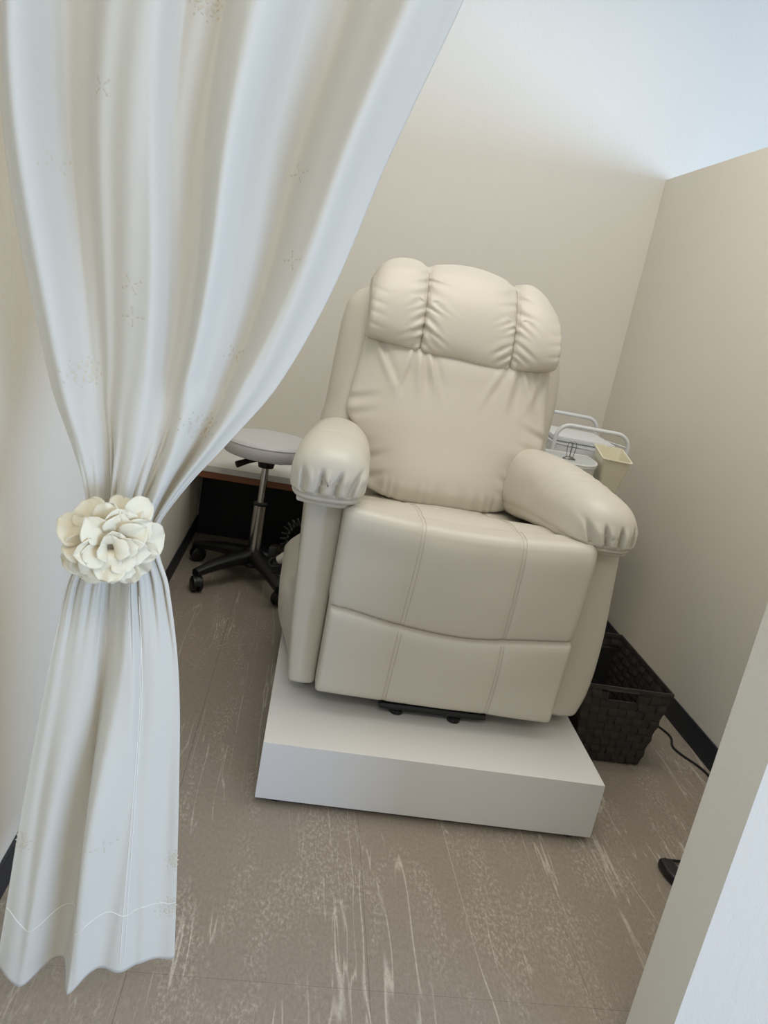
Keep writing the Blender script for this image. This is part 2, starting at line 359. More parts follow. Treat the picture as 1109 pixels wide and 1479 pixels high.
# --- arm pads
def arm_pad(side):
    #       y     inner  outer  zbot   ztop
    if side < 0:
        T = [(1.680, 0.164, -0.010, 0.688, 0.822), (1.80, 0.176, -0.010, 0.688, 0.840), (2.0, 0.190, 0.004, 0.670, 0.838), (2.25, 0.200, 0.022, 0.630, 0.815), (2.42, 0.18, 0.035, 0.67, 0.79)]
    else:
        T = [(1.700, 0.700, 0.852, 0.668, 0.790), (1.80, 0.672, 0.846, 0.668, 0.812), (2.0, 0.628, 0.812, 0.650, 0.836), (2.25, 0.615, 0.792, 0.620, 0.822), (2.42, 0.63, 0.79, 0.67, 0.79)]
    ti = [(t[0], t[1]) for t in T]; to = [(t[0], t[2]) for t in T]; tb = [(t[0], t[3]) for t in T]; tt = [(t[0], t[4]) for t in T]
    y0, y1 = T[0][0], T[-1][0]
    sd = 3 if side < 0 else 8
    def P(u, v):
        th = 2*math.pi*u
        if v < 0.36:
            ph = (v/0.36)*math.pi/2; rad = math.sin(ph)**0.62; y = y0+0.080*(1-math.cos(ph)**1.0)
        elif v > 0.92:
            ph = (1-v)/0.08*math.pi/2; rad = math.sin(ph)**0.6; y = y1-0.05*(1-math.sin(math.pi/2*(1-(v-0.92)/0.08)))
        else: rad = 1.0; y = y0+0.080+(v-0.36)/0.56*(y1-0.05-y0-0.080)
        rad = max(rad, 1e-4)
        i_, o_, zb, zt = spline(y, ti), spline(y, to), spline(y, tb), spline(y, tt)
        cxm, czm = (i_+o_)/2, zb+(zt-zb)*0.45; hw = abs(i_-o_)/2
        ca, sa = math.cos(th), math.sin(th)
        e = 0.86 if sa > 0 else 0.55
        px = math.copysign(abs(ca)**e, ca); pz = math.copysign(abs(sa)**e, sa)
        hz = (zt-czm) if sa > 0 else (czm-zb)
        x = cxm+px*hw*rad; z = czm+pz*hz*rad
        zr = (z-zb)/(zt-zb); u_ = (x-cxm)/hw
        fr = smooth((0.13-(y-y0))/0.07)
        g = 0
        for uc, tilt, dep, wd in ((-0.66, -0.10, .8, .075), (-0.22, 0.10, 1.0, .06), (0.22, 0.30, .9, .06), (0.62, 0.50, 1.0, .07)):
            if side > 0: uc, tilt = -uc, -tilt
            cc = uc+tilt*(zr-0.3)
            env = smooth((zr-0.20)/0.10)*smooth((0.74-zr)/0.25)
            du = u_-cc
            g += env*dep*(-1.25*gauss(du, wd)+0.75*gauss(du-0.17, 0.11)+0.3*gauss(du+0.13, 0.07))
        y += -g*0.012*fr*(1 if rad < 0.999 else 0.4); 
        if rad > 0.9: x += px*g*0.004*fr
        cr = 0.0016*math.sin((y-0.06*u_*u_)*130+sd+2*n1(y*14, sd))*smooth((y-y0-0.10)/0.06)*smooth((sa-0.1)/0.5)*(0.5+0.5*n1(y*9, sd+1))*smooth((y0+0.34-y)/0.1)
        z += cr; x += 0.003*n2(y*12, z*20, sd)*px
        gz = gauss(zr-0.19, 0.035)
        x -= px*0.0035*gz; y += 0.006*gz*smooth((0.08-(y-y0))/0.04)
        return (x, y, z)
    o = obj('arm_pad', MB().grid(112, 120, P, closed_u=True), ls, rec, auto=100)
    tr = bvh(o)
    # double stitched seam round the nose
    z = 0.0
    for dz in (0.0, -0.006):
        pts = []
        i0, o0 = T[0][1], T[0][2]; cxm = (i0+o0)/2
        for k in range(41):
            an = math.pi*(k/40); px = cxm-0.3*math.cos(an); 
            zz = (0.722 if side < 0 else 0.702)+dz+0.012*math.sin(an*1.0)-0.008
            py = 1.80-0.3*math.sin(an)
            h = tr.ray_cast(Vector((px, py, zz)), (Vector((cxm, 1.83, zz))-Vector((px, py, zz))).normalized())
            if h[0] is not None: pts.append(h[0])
        if len(pts) > 3: tag(obj('seam', MB().tube(pts, 0.0011, 6), 'leather_seam', o), 'stitched seam under the gathers')
    # skirt flap that closes the pad below
    def sk(a, b, c):
        y = (1.742 if side < 0 else 1.760)+(b+1)/2*0.66
        i_, o_ = spline(y, ti), spline(y, to)
        if side < 0: i_ = min(i_, 0.158)+0.0; o_ += 0.022
        else: o_ -= 0.008; i_ = max(i_, 0.735)
        t = (a+1)/2; x = min(i_, o_)+abs(i_-o_)*t
        return (x, y-0.02*(1-a*a), (0.694 if side < 0 else 0.676)+c*0.009)
    obj('arm_skirt', soft((0.09, 0.33, 0.009), 0.006, (16, 24, 6), sk), ls, rec)
    return o
padL = arm_pad(-1); padR = arm_pad(1)
# --- seat cushion
SX0, SX1 = 0.128, 0.748
def xstitch(z): return [(0.20, 0.304, 0.570), (0.42, 0.305, 0.568), (0.62, 0.318, 0.566), (0.70, 0.322, 0.566)]
def seat_w(a, b, c):
    x = SX0+0.01+(a+1)/2*(SX1-SX0-0.02); y = 1.765+(b+1)/2*0.55; z = 0.50+(c+1)/2*(0.180-0.070*smooth((y-1.82)/0.36))
    if c > 0:
        z += c*(0.012*(1-a*a) - 0.010*gauss(b+1, 0.25)+0.004*n2(x*9, y*9, 2))
        z -= 0.012*(1-a*a)*smooth((0.2-b))
        for xc in (0.325, 0.568): z -= 0.004*gauss(x-xc, 0.004)
    return (x, y, z)
seat = obj('seat_cushion', soft((0.30, 0.27, 0.09), 0.03, (70, 40, 12), seat_w), ls, rec, auto=80)
# --- upper front panel rolling over the seat edge
def seamz(x):
    t = (x-SX0)/(SX1-SX0); return spline(t, [(0, 0.445), (0.06, 0.444), (0.3, 0.420), (0.55, 0.410), (0.8, 0.424), (0.97, 0.434), (1, 0.436)])
def up_w(a, b, c):
    x = SX0+(a+1)/2*(SX1-SX0); t = (a+1)/2
    zt = 0.700-0.020*math.sin(math.pi*t); zb = seamz(x)-0.006
    z = zb+(c+1)/2*(zt-zb)
    # thickness: roll profile
    r = (c+1)/2
    front = spline(r, [(0, 1.722), (0.06, 1.708), (0.25, 1.702), (0.6, 1.697), (0.85, 1.693), (1.0, 1.705)])
    front -= 0.012*math.sin(math.pi*t)*math.sin(math.pi*min(1, r+0.1))
    back_ = 1.835
    y = front+(b+1)/2*(back_-front)
    if c > 0.55 and b > 0: z -= 0.014*smooth(b)
    # gentle undulation and seam grooves on the front
    if b < 0.4:
        y += 0.003*n2(x*8, z*10, 5)
        for xa, xb in ((0.318, 0.305), (0.566, 0.568)):
            xc = xb+(xa-xb)*r
            y += 0.0035*gauss(x-xc, 0.006)
    if c > 0.3:
        for xc in (0.321, 0.566): z -= 0.0035*gauss(x-xc, 0.006)*smooth((c-.3)/.5)
    return (x, y, z)
upper = obj('seat_front_panel', soft((0.31, 0.07, 0.14), 0.022, (96, 24, 44), up_w), ls, rec, auto=80)
# --- footrest panel
def low_w(a, b, c):
    x = SX0+0.003+(a+1)/2*(SX1-SX0-0.006); t = (a+1)/2; r = (c+1)/2
    zt = seamz(x)+0.004; zb = 0.208-0.008*t
    z = zb+r*(zt-zb)
    front = spline(r, [(0, 1.722), (0.08, 1.711), (0.4, 1.706), (0.85, 1.699), (0.95, 1.702), (1.0, 1.716)])-0.010*math.sin(math.pi*t)*math.sin(math.pi*r)
    y = front+(b+1)/2*(1.80-front)
    if b < 0.4:
        y += 0.0025*n2(x*9+4, z*9, 6)
        for xa, xb in ((0.305, 0.304), (0.568, 0.570)): y += 0.0035*gauss(x-(xb+(xa-xb)*r), 0.006)
    return (x, y, z)
lower = obj('footrest', soft((0.31, 0.045, 0.11), 0.012, (96, 12, 34), low_w), ls, rec, auto=80)
for o_, rows in ((upper, (0.425, 0.695)), (lower, (0.215, 0.408))):
    tr = bvh(o_)
    for xt, xb in ((0.318, 0.304), (0.566, 0.570)):
        for dx in (-0.0045, 0.0045):
            pts = []
            for k in range(30):
                z = rows[0]+(rows[1]-rows[0])*k/29; f = (z-0.2)/0.5
                x = xb+(xt-xb)*smooth(f)+dx
                h = tr.ray_cast(Vector((x, 1.5, z)), Vector((0, 1, 0)))
                if h[0] is not None: pts.append(h[0]-Vector((0, 0.0003, 0)))
            if o_ is upper:
                for k in range(1, 12):
                    y = 1.70+0.10*k/11; h = tr.ray_cast(Vector((xt+dx+0.003*k/11, y, 0.9)), Vector((0, 0, -1)))
                    if h[0] is not None and h[0].z > 0.62 and (h[0]-pts[-1]).length > 0.002: pts.append(h[0]+Vector((0, 0, 0.0003)))
            tag(obj('seam', MB().tube(pts, 0.0009, 6), 'leather_seam', o_), 'line of the double stitched seam')
tr = bvh(seat)
for xc in (0.325, 0.568):
    for dx in (-0.0045, 0.0045):
        pts = [h[0]+Vector((0, 0, 0.0003)) for h in (tr.ray_cast(Vector((xc+dx, 1.80+0.38*k/24, 1.0)), Vector((0, 0, -1))) for k in range(25)) if h[0] is not None]
        tag(obj('seam', MB().tube(pts, 0.0009, 6), 'leather_seam', seat), 'line of the double stitched seam')
# --- back shell (wings beside the cushions)
WL = [(0.30, 0.10), (0.79, 0.051), (0.83, 0.058), (0.91, 0.062), (1.01, 0.066), (1.09, 0.071), (1.14, 0.080), (1.19, 0.100), (1.22, 0.125)]
WR = [(0.30, 0.76), (0.81, 0.770), (0.925, 0.784), (1.01, 0.788), (1.08, 0.784), (1.134, 0.772), (1.176, 0.750), (1.20, 0.735)]
def shell_w(a, b, c):
    z = 0.34+(c+1)/2*(1.215-0.34)
    xl, xr = spline(z, WL), spline(z, WR); x = xl+(a+1)/2*(xr-xl)
    if a < 0: z += 0.0
    else: z -= 0.02*smooth(a)*smooth(c)
    yf = bplane(max(z, 0.6))+0.075
    edge = smooth((abs(a)-0.62)/0.38)
    y = yf+(b+1)/2*0.17
    y -= 0.018*math.sin(math.pi*edge)*smooth(-b+0.2)
    return (x, y, z)
shell = obj('back_shell', soft((0.36, 0.085, 0.42), 0.075, (70, 20, 50), shell_w), ls, rec, auto=80)
# --- back cushion
BL = [(0.58, 0.205), (0.64, 0.204), (0.70, 0.200), (0.755, 0.188), (0.80, 0.150), (0.84, 0.121), (0.90, 0.124), (0.95, 0.130), (1.00, 0.138), (1.055, 0.145), (1.08, 0.150)]
BR = [(0.58, 0.655), (0.65, 0.658), (0.72, 0.655), (0.76, 0.672), (0.81, 0.724), (0.86, 0.731), (0.93, 0.728), (1.00, 0.726), (1.065, 0.724), (1.09, 0.72)]
def bk_w(a, b, c):
    t = (a+1)/2; zb = 0.610+0.03*abs(a)**3; zt = 1.075
    z = zb+(c+1)/2*(zt-zb)
    xl, xr = spline(z, BL), spline(z, BR); x = xl+t*(xr-xl)
    r = (c+1)/2
    puff = (1-abs(a)**3.2)*(spline(r, [(0, 0.35), (0.12, 0.95), (0.4, 1.0), (0.75, 0.98), (0.88, 1.0), (0.95, 0.75), (1, 0.3)]))
    yf = bplane(z)+0.030-0.052*puff
    y = yf+(b+1)/2*(bplane(z)+0.12-yf)
    if b < 0.3:
        # gathers under the headrest seam
        e = smooth((z-0.885)/0.11)
        for xc, wd, am, sl in ((0.305, 0.012, 1, 0.15), (0.285, 0.010, .8, -0.25), (0.33, 0.011, .8, 0.4), (0.60, 0.013, 1, -0.1), (0.625, 0.011, .8, 0.4), (0.57, 0.01, .5, -.5), (0.175, 0.012, .8, 0.6), (0.70, 0.012, .6, -.4), (0.655, 0.01, .6, .2)):
            xx = x-(xc+sl*(1.05-z)); y -= 0.010*am*e*(gauss(xx, wd)-0.7*gauss(xx-wd*1.6, wd*0.9))
        # side creases
        for zc, sg in ((0.83, -1), (0.80, 1), (0.875, -1), (0.85, 1), (0.76, 1), (0.72, -1), (0.70, 1), (0.665, -1), (0.66, 1)):
            s_ = smooth((abs(a)-0.62)/0.36) if a*sg > 0 else 0
            y += 0.006*s_*gauss(z-zc-0.10*(1-abs(a)), 0.009)-0.003*s_*gauss(z-zc-0.018-0.10*(1-abs(a)), 0.01)
        y += 0.004*n2(x*6, z*7, 11)
        # bottom edge puckers
        eb = smooth((0.70-z)/0.06); y += 0.0028*eb*math.sin(x*150+4*n1(x*20, 3))
    return (x, y, z)
backc = obj('back_cushion', soft((0.30, 0.06, 0.24), 0.018, (120, 16, 100), bk_w), ls, rec, auto=80)
# --- headrest pillow with three lobes
HT = [(0.143, 1.235), (0.16, 1.272), (0.19, 1.294), (0.235, 1.303), (0.275, 1.300), (0.303, 1.288), (0.33, 1.300), (0.40, 1.312), (0.47, 1.311), (0.54, 1.297), (0.583, 1.277), (0.61, 1.292), (0.65, 1.291), (0.69, 1.270), (0.715, 1.235), (0.73, 1.21)]
HLx = [(1.02, 0.140), (1.07, 0.143), (1.12, 0.143), (1.20, 0.139), (1.31, 0.150)]
HRx = [(1.02, 0.722), (1.06, 0.726), (1.15, 0.729), (1.22, 0.722), (1.31, 0.70)]
C1, C2 = 0.305, 0.583
def hd_w(a, b, c):
    t = (a+1)/2; x = 0.141+t*(0.727-0.141)
    zb = spline(x, [(0.14, 1.055), (0.18, 1.050), (0.25, 1.040), (0.305, 1.030), (0.42, 1.030), (0.50, 1.022), (0.583, 1.026), (0.66, 1.038), (0.727, 1.052)])
    zt = spline(x, HT); r = (c+1)/2; z = zb+r*(zt-zb)
    if a < -.5: x += (spline(z, HLx)-0.141)*smooth((-a-.5)*2)
    if a > .5: x += (spline(z, HRx)-0.727)*smooth((a-.5)*2)
    # lobe swell between the seams
    def lobe(x):
        if x < C1: q = (x-0.141)/(C1-0.141); return math.sin(math.pi*min(1, max(0, 0.18+0.82*q)))**0.55
        if x < C2: q = (x-C1)/(C2-C1); return math.sin(math.pi*min(1, max(0, q)))**0.5
        q = (x-C2)/(0.727-C2); return math.sin(math.pi*min(1, max(0, 0.82*q)))**0.55
    lb = lobe(x)
    prof = spline(r, [(0, 0.25), (0.08, 0.72), (0.3, 1.0), (0.6, 0.95), (0.85, 0.62), (0.95, 0.35), (1, 0.1)])
    yf = bplane(z)+0.028-(0.060+0.018*lb)*prof
    yb = bplane(z)+0.15-0.02*(1-lb)
    y = yf+(b+1)/2*(yb-yf)
    if b < 0.8:
        k = smooth((0.8-b)/0.4)*smooth(r/0.04)
        for ci, cxx in enumerate((C1, C2)):
            d = x-cxx; ad = abs(d)
            y += 0.012*gauss(d, 0.005)*k
            # gathered wrinkles radiating from the seam, sloping down and away
            sgn = 1 if d > 0 else -1
            fall = math.exp(-(ad/0.033)**1.3)*smooth(ad/0.004)
            ph = (z+ad*(0.75 if r < 0.6 else 0.25)*(1 if r > 0.25 else 1.2))*190+ci*2.2+(0 if d > 0 else 1.7)+2.2*n1(z*34, ci*5+(1 if d > 0 else 2))
            am = 0.5+0.5*n1(z*41+7, ci*3+(4 if d > 0 else 9))
            y -= 0.0048*fall*math.sin(ph)*(0.45+0.8*am)*k*(1-0.5*smooth((r-.8)/.2))
            # long deep crease at the lower third
            for zc, ln_, dp in ((1.115, 0.09, 1.0), (1.085, 0.07, .8), (1.145, 0.06, .7)):
                sl = 0.55
                y += 0.0055*dp*k*gauss(z-(zc-sl*ad+0.004*ci*sgn), 0.0055)*smooth(1-ad/ln_)
                y -= 0.0035*dp*k*gauss(z-(zc-sl*ad+0.012+0.004*ci*sgn), 0.006)*smooth(1-ad/ln_)
        # outer edge creases
        for zc in (1.10, 1.135, 1.165, 1.20):
            e = smooth((abs(a)-0.78)/0.2); y += 0.0025*e*gauss(z-zc+0.06*(1-abs(a)), 0.007)*k
        y += 0.003*n2(x*8, z*9, 21)*k
    return (x, y, z)
head = obj('headrest', soft((0.30, 0.09, 0.13), 0.014, (190, 30, 110), hd_w), ls, rec, auto=80)
tr = bvh(head)
for cxx in (C1, C2):
    pts = []
    for k in range(40):
        z = 1.045+0.225*k/39; y = 2.0
        h = tr.ray_cast(Vector((cxx, 2.0, z)), Vector((0, 1, 0.0)))
        if h[0] is not None: pts.append(h[0]-Vector((0, 0.0006, 0)))
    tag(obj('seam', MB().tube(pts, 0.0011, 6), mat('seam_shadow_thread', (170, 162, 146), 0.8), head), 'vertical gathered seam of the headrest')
# --- base frame and feet
fr = obj('base_frame', MB().box((0.30, 1.735, 0.176), (0.585, 2.38, 0.196), bev=0.008).box((0.14, 1.86, 0.182), (0.74, 1.90, 0.20), bev=0.004).box((0.14, 2.34, 0.182), (0.74, 2.38, 0.20), bev=0.004), 'black', rec)
tag(fr, 'black metal lift base under the footrest')
for x, y in ((0.351, 1.757), (0.502, 1.750), (0.112, 1.86), (0.79, 1.88), (0.351, 2.36), (0.502, 2.36), (0.112, 2.45), (0.79, 2.45)):
    big = x in (0.112, 0.79)
    tag(obj('foot', MB().lathe([(0.013, 0), (0.017, 0.002), (0.017, 0.012), (0.011, 0.016), (0.011, 0.045 if big else 0.02)], (x, y, PH), 20), 'black', rec), 'black round foot')

# ---------------------------------------------------------------- swivel stool
SCX, SCY = -0.115, 2.945
st = thing('swivel_stool', 'round white padded swivel stool with chrome column and black five-star base', 'stool', (SCX, SCY, 0))
zs = 0.520
obj('seat', MB().lathe([(0.0, 0), (0.150, 0), (0.168, 0.006), (0.176, 0.020), (0.178, 0.045), (0.174, 0.058), (0.164, 0.066), (0.13, 0.070), (0.0, 0.071)], (SCX, SCY, zs), 64), 'white_vinyl', st)
tp = [(SCX+0.176*math.cos(a*math.pi/32), SCY+0.176*math.sin(a*math.pi/32), zs+0.055) for a in range(64)]
obj('piping', MB().tube(tp, 0.0025, 6, closed=True), 'white_vinyl', st)
obj('seat_plate', MB().box((SCX-0.065, SCY-0.055, zs-0.022), (SCX+0.065, SCY+0.055, zs), bev=0.005).lathe([(0.03, 0), (0.036, 0.03)], (SCX, SCY, zs-0.05), 24), 'black', st)
obj('height_lever', MB().tube([(SCX-0.03, SCY-0.04, zs-0.016), (SCX-0.07, SCY-0.08, zs-0.020), (SCX-0.105, SCY-0.10, zs-0.034)], [0.007, 0.011, 0.013], 10), 'black', st)
obj('gas_lift', MB().lathe([(0.0145, 0), (0.0145, 0.20)], (SCX, SCY, zs-0.22), 28), 'chrome', st)
obj('column', MB().lathe([(0.026, 0), (0.026, 0.215), (0.027, 0.22)], (SCX, SCY, 0.10), 32), 'chrome', st)
obj('column_collar', MB().lathe([(0.0285, 0), (0.0285, 0.008), (0.016, 0.012)], (SCX, SCY, 0.316), 28), 'black', st)
hubo = obj('hub', MB().lathe([(0.045, 0), (0.052, 0.01), (0.045, 0.05), (0.034, 0.065)], (SCX, SCY, 0.065), 32), 'black', st)
a0 = math.atan2(2.755-SCY, -0.304-SCX)
for k in range(5):
    an = a0+k*2*math.pi/5; dx, dy = math.cos(an), math.sin(an)
    mb = MB()
    sec = []
    for i in range(11):
        t = i/10; r = 0.03+t*0.245; zc = 0.104-0.004*t-0.030*t*t+0.0; hw = 0.037-0.018*t; hh = 0.027-0.012*t
        sec.append((r, zc, hw, hh))
    V = []; F = []
    for (r, zc, hw, hh) in sec:
        for q in range(12):
            th = 2*math.pi*q/12; px = math.copysign(abs(math.cos(th))**0.6, math.cos(th))*hw; pz = math.copysign(abs(math.sin(th))**0.8, math.sin(th))*hh
            V.append((SCX+dx*r-dy*px, SCY+dy*r+dx*px, zc+pz))
    for i in range(10):
        for q in range(12): F.append((i*12+q, i*12+(q+1) % 12, (i+1)*12+(q+1) % 12, (i+1)*12+q))
    F += [tuple(reversed(range(12))), tuple(120+q for q in range(12))]
    mb.add(V, F); leg = obj('star_arm', mb, 'black', st)
    cxx, cyy = SCX+dx*0.268, SCY+dy*0.268
    ca = an+1.2+k*0.7; ax = (-math.sin(ca), math.cos(ca))
    cm = MB()
    ox, oy = math.cos(ca)*0.010, math.sin(ca)*0.010
    for s in (-1, 1):
        ring = []
        V = []; F = []
        prof = [(0.0, 0.020), (0.023, 0.021), (0.030, 0.017), (0.0305, 0.008), (0.027, 0.005), (0.0, 0.005)]
        nseg = 24
        for rr, off in prof:
            for q in range(nseg):
                th = 2*math.pi*q/nseg
                V.append((cxx+ox+ax[0]*off*s+math.cos(ca)*rr*math.cos(th), cyy+oy+ax[1]*off*s+math.sin(ca)*rr*math.cos(th), 0.0305+rr*math.sin(th)))
        for i in range(len(prof)-1):
            for q in range(nseg):
                f = (i*nseg+q, i*nseg+(q+1) % nseg, (i+1)*nseg+(q+1) % nseg, (i+1)*nseg+q); F.append(f if s > 0 else tuple(reversed(f)))
        cm.add(V, F)
    cm.box((cxx+ox-0.004, cyy+oy-0.004, 0.028), (cxx+ox+0.004, cyy+oy+0.004, 0.060))
    cm.tube([(cxx, cyy, 0.045), (cxx, cyy, 0.075)], 0.009, 12)
    # hood over the wheels
    hood = []
    cm.grid(9, 5, lambda u, v: (cxx+ox+ax[0]*(v-0.5)*0.016+math.cos(ca)*0.033*math.cos(math.pi*u), cyy+oy+ax[1]*(v-0.5)*0.016+math.sin(ca)*0.033*math.cos(math.pi*u), 0.0305+0.034*math.sin(math.pi*u)))
    obj('caster', cm, 'black', leg)

# ---------------------------------------------------------------- low wall counter behind the stool
DX0, DX1, DY, DZ = XL+0.001, 0.72, 3.06, 0.393
dk = thing('wall_counter', 'low white counter with brown wood edge and black panel below, behind stool', 'counter', ((DX0+DX1)/2, 3.25, 0))
obj('counter_top', MB().box((DX0, DY, DZ-0.006), (DX1, YB-0.001, DZ+0.02), bev=0.002), 'white_laminate', dk, smooth=False)
tag(obj('wood_edge', MB().box((DX0, DY+0.004, DZ-0.034), (DX1, DY+0.03, DZ-0.006), bev=0.002), 'wood', dk, smooth=False), 'brown wooden edge strip')
tag(obj('back_panel', MB().box((DX0+0.006, YB-0.03, 0.0), (DX1, YB-0.007, DZ-0.006), bev=0.002), 'black_panel', dk, smooth=False), 'black panel under the counter')
obj('side_support', MB().box((DX1-0.025, DY+0.03, 0.0), (DX1, YB-0.031, DZ-0.007), bev=0.002), 'black_panel', dk, smooth=False)

# ---------------------------------------------------------------- trolley
ta = -0.07
TCX, TCY = 1.055, 2.89
def tr_(x, y, z): return (TCX+x*math.cos(ta)-y*math.sin(ta), TCY+x*math.sin(ta)+y*math.cos(ta), z)
tro = thing('utility_trolley', 'white tube frame utility trolley with trays in corner behind recliner', 'trolley', (TCX, TCY, 0))
HXt, HYt, ZA = 0.135, 0.205, 0.862
for s in (-1, 1):
    y = s*HYt; pts = [(-HXt, y, 0.06), (-HXt, y, ZA-0.05)]
    for k in range(9): a = math.pi/2*k/8; pts.append((-HXt+0.05-0.05*math.cos(a), y, ZA-0.05+0.05*math.sin(a)))
    for k in range(9): a = math.pi/2*k/8; pts.append((HXt-0.05+0.05*math.sin(a), y, ZA-0.05+0.05*math.cos(a)))
    pts.append((HXt, y, 0.06))
    tag(obj('tube_frame', MB().tube([tr_(*p) for p in pts], 0.0075, 14), 'white_metal', tro), 'white bent tube end frame with handle arch')
for z0 in (0.735, 0.44, 0.14):
    mb = MB()
    def tray(u, v): return None
    o_ = MB()
    hx, hy, d, w_ = HXt-0.008, HYt-0.008, 0.05, 0.003
    for a, b in (((-hx, -hy, z0), (hx, hy, z0+0.003)), ((-hx, -hy, z0), (-hx+w_, hy, z0+d)), ((hx-w_, -hy, z0), (hx, hy, z0+d)), ((-hx, -hy, z0), (hx, -hy+w_, z0+d)), ((-hx, hy-w_, z0), (hx, hy, z0+d))):
        o_.box((a[0]+TCX, a[1]+TCY, a[2]), (b[0]+TCX, b[1]+TCY, b[2]), rz=ta, c=(TCX, TCY), bev=0.001)
    rim = [tr_(*p) for p in ((-hx, -hy, z0+d), (hx, -hy, z0+d), (hx, hy, z0+d), (-hx, hy, z0+d))]
    t_ = obj('tray', o_, 'white_metal', tro, smooth=False)
    obj('rim', MB().tube(rim, 0.004, 8, closed=True), 'white_metal', t_)
for sx in (-1, 1):
    for sy in (-1, 1):
        x, y, _ = tr_(sx*HXt, sy*HYt, 0)
        obj('caster', MB().tube([(x-0.009, y, 0.025), (x+0.009, y, 0.025)], 0.025, 20).tube([(x, y, 0.03), (x, y, 0.065)], 0.006, 10), 'grey_plastic', tro)
obj('side_rail', MB().tube([tr_(HXt, -HYt+0.004, ZA-0.045), tr_(HXt-0.01, HYt-0.03, 0.79)], 0.003, 8), 'white_metal', tro)
# folded white towel / box lid on the tray
bxo = thing('storage_box', 'shallow white lidded box lying in the top tray of trolley', 'box', (TCX, TCY, 0.739))
obj('box_body', MB().box((TCX-0.118, TCY-0.12, 0.739), (TCX+0.116, TCY+0.17, 0.788), rz=ta, c=(TCX, TCY), bev=0.004), 'white_metal', bxo)
obj('lid', MB().box((TCX-0.119, TCY-0.123, 0.7885), (TCX+0.117, TCY+0.173, 0.808), rz=ta, c=(TCX, TCY), bev=0.004), 'white_metal', bxo)
# half round hanging cup with grey lid
HCX, HCY, HZ = 0.930, 2.665, 0.764
hc = thing('half_round_holder', 'white half-round holder with flat grey lid hanging on trolley front', 'container', (HCX, HCY, HZ-0.16))
def hr(scale, z, n=28, yb=0.0):
    pts = [(HCX-0.100*scale, HCY+yb, z), ]
    for k in range(n+1):
        a = math.pi+math.pi*k/n; pts.append((HCX+0.100*scale*math.cos(a), HCY-0.06+0.165*scale*math.sin(a), z))
    pts.append((HCX+0.100*scale, HCY+yb, z)); return pts
def prism(rings):
    V = [p for r in rings for p in r]; n = len(rings[0]); F = []
    for i in range(len(rings)-1):
        for k in range(n): F.append((i*n+k, i*n+(k+1) % n, (i+1)*n+(k+1) % n, (i+1)*n+k))
    F += [tuple(reversed(range(n))), tuple((len(rings)-1)*n+k for k in range(n))]
    return MB().add(V, F)
obj('cup', prism([hr(0.84, HZ-0.16), hr(0.86, HZ-0.155), hr(0.97, HZ-0.012), hr(1.0, HZ-0.01), hr(1.0, HZ-0.002)]), 'white_plastic', hc)
tag(obj('lid', prism([hr(0.96, HZ-0.0018), hr(0.96, HZ+0.001)]), 'grey_plastic', hc), 'flat light grey lid')
obj('rim', MB().tube(hr(0.985, HZ), 0.0035, 8, closed=True), 'white_plastic', hc)
bc = thing('binder_clip', 'small dark binder clip with upright wire handles on the grey lid', 'clip', (0.916, 2.53, HZ+0.001))
obj('jaw', MB().lathe([(0.001, 0.0), (0.024, 0.0), (0.022, 0.004), (0.008, 0.010), (0.002, 0.011)], (0.916, 2.53, HZ+0.001), 24, sx=1, sy=0.5), 'steel', bc)
for s in (-1, 1):
    pts = [(0.916-0.006, 2.53, HZ+0.010), (0.916-0.009+s*0.003, 2.53+s*0.006, HZ+0.045), (0.916-0.007+s*0.003, 2.53+s*0.009, HZ+0.058), (0.916+s*0.003, 2.53+s*0.010, HZ+0.063), (0.916+0.007+s*0.003, 2.53+s*0.009, HZ+0.058), (0.916+0.009+s*0.003, 2.53+s*0.006, HZ+0.045), (0.916+0.006, 2.53, HZ+0.010)]
    pts = [(p[0]+s*0.006, p[1], p[2]) for p in pts]
    obj('wire_handle', MB().tube(pts, 0.0012, 6), 'steel', bc)
# cream bucket hanging on the trolley
bk = thing('hanging_bucket', 'cream square tapered plastic bucket hanging on the trolley corner', 'bucket', (1.088, 2.61, 0.69))
BX, BY, BZ = 1.088, 2.585, 0.672
def sq(h, z, hy=None, r=0.012, cxx=0, cyy=0):
    pts = []; hy = hy or h
    for q, (sx, sy) in enumerate(((1, 1), (-1, 1), (-1, -1), (1, -1))):
        for k in range(6):
            a = math.pi/2*(q+k/5); pts.append((sx*(h-r)+r*math.cos(a), sy*(hy-r)+r*math.sin(a)))
    ca, sa = math.cos(-0.10), math.sin(-0.10)
    return [(BX+cxx+p[0]*ca-p[1]*sa, BY+cyy+p[0]*sa+p[1]*ca, z) for p in pts]
Hb = 0.128
mb = prism([sq(0.030, BZ, 0.045), sq(0.034, BZ+0.002, 0.049), sq(0.050, BZ+Hb, 0.074), sq(0.054, BZ+Hb, 0.078), sq(0.054, BZ+Hb+0.003, 0.078), sq(0.049, BZ+Hb+0.003, 0.073), sq(0.032, BZ+0.006, 0.047)])
mb.v = [(p[0], p[1], p[2]+0.16*(p[1]-BY)*(p[2]-BZ)/Hb) for p in mb.v]
obj('bucket_body', mb, 'cream_plastic', bk)
obj('hook', MB().tube([(BX, BY+0.074, BZ+Hb+0.008), (BX, BY+0.090, BZ+Hb+0.016), (BX, BY+0.105, BZ+Hb+0.010)], 0.004, 8), 'cream_plastic', bk)

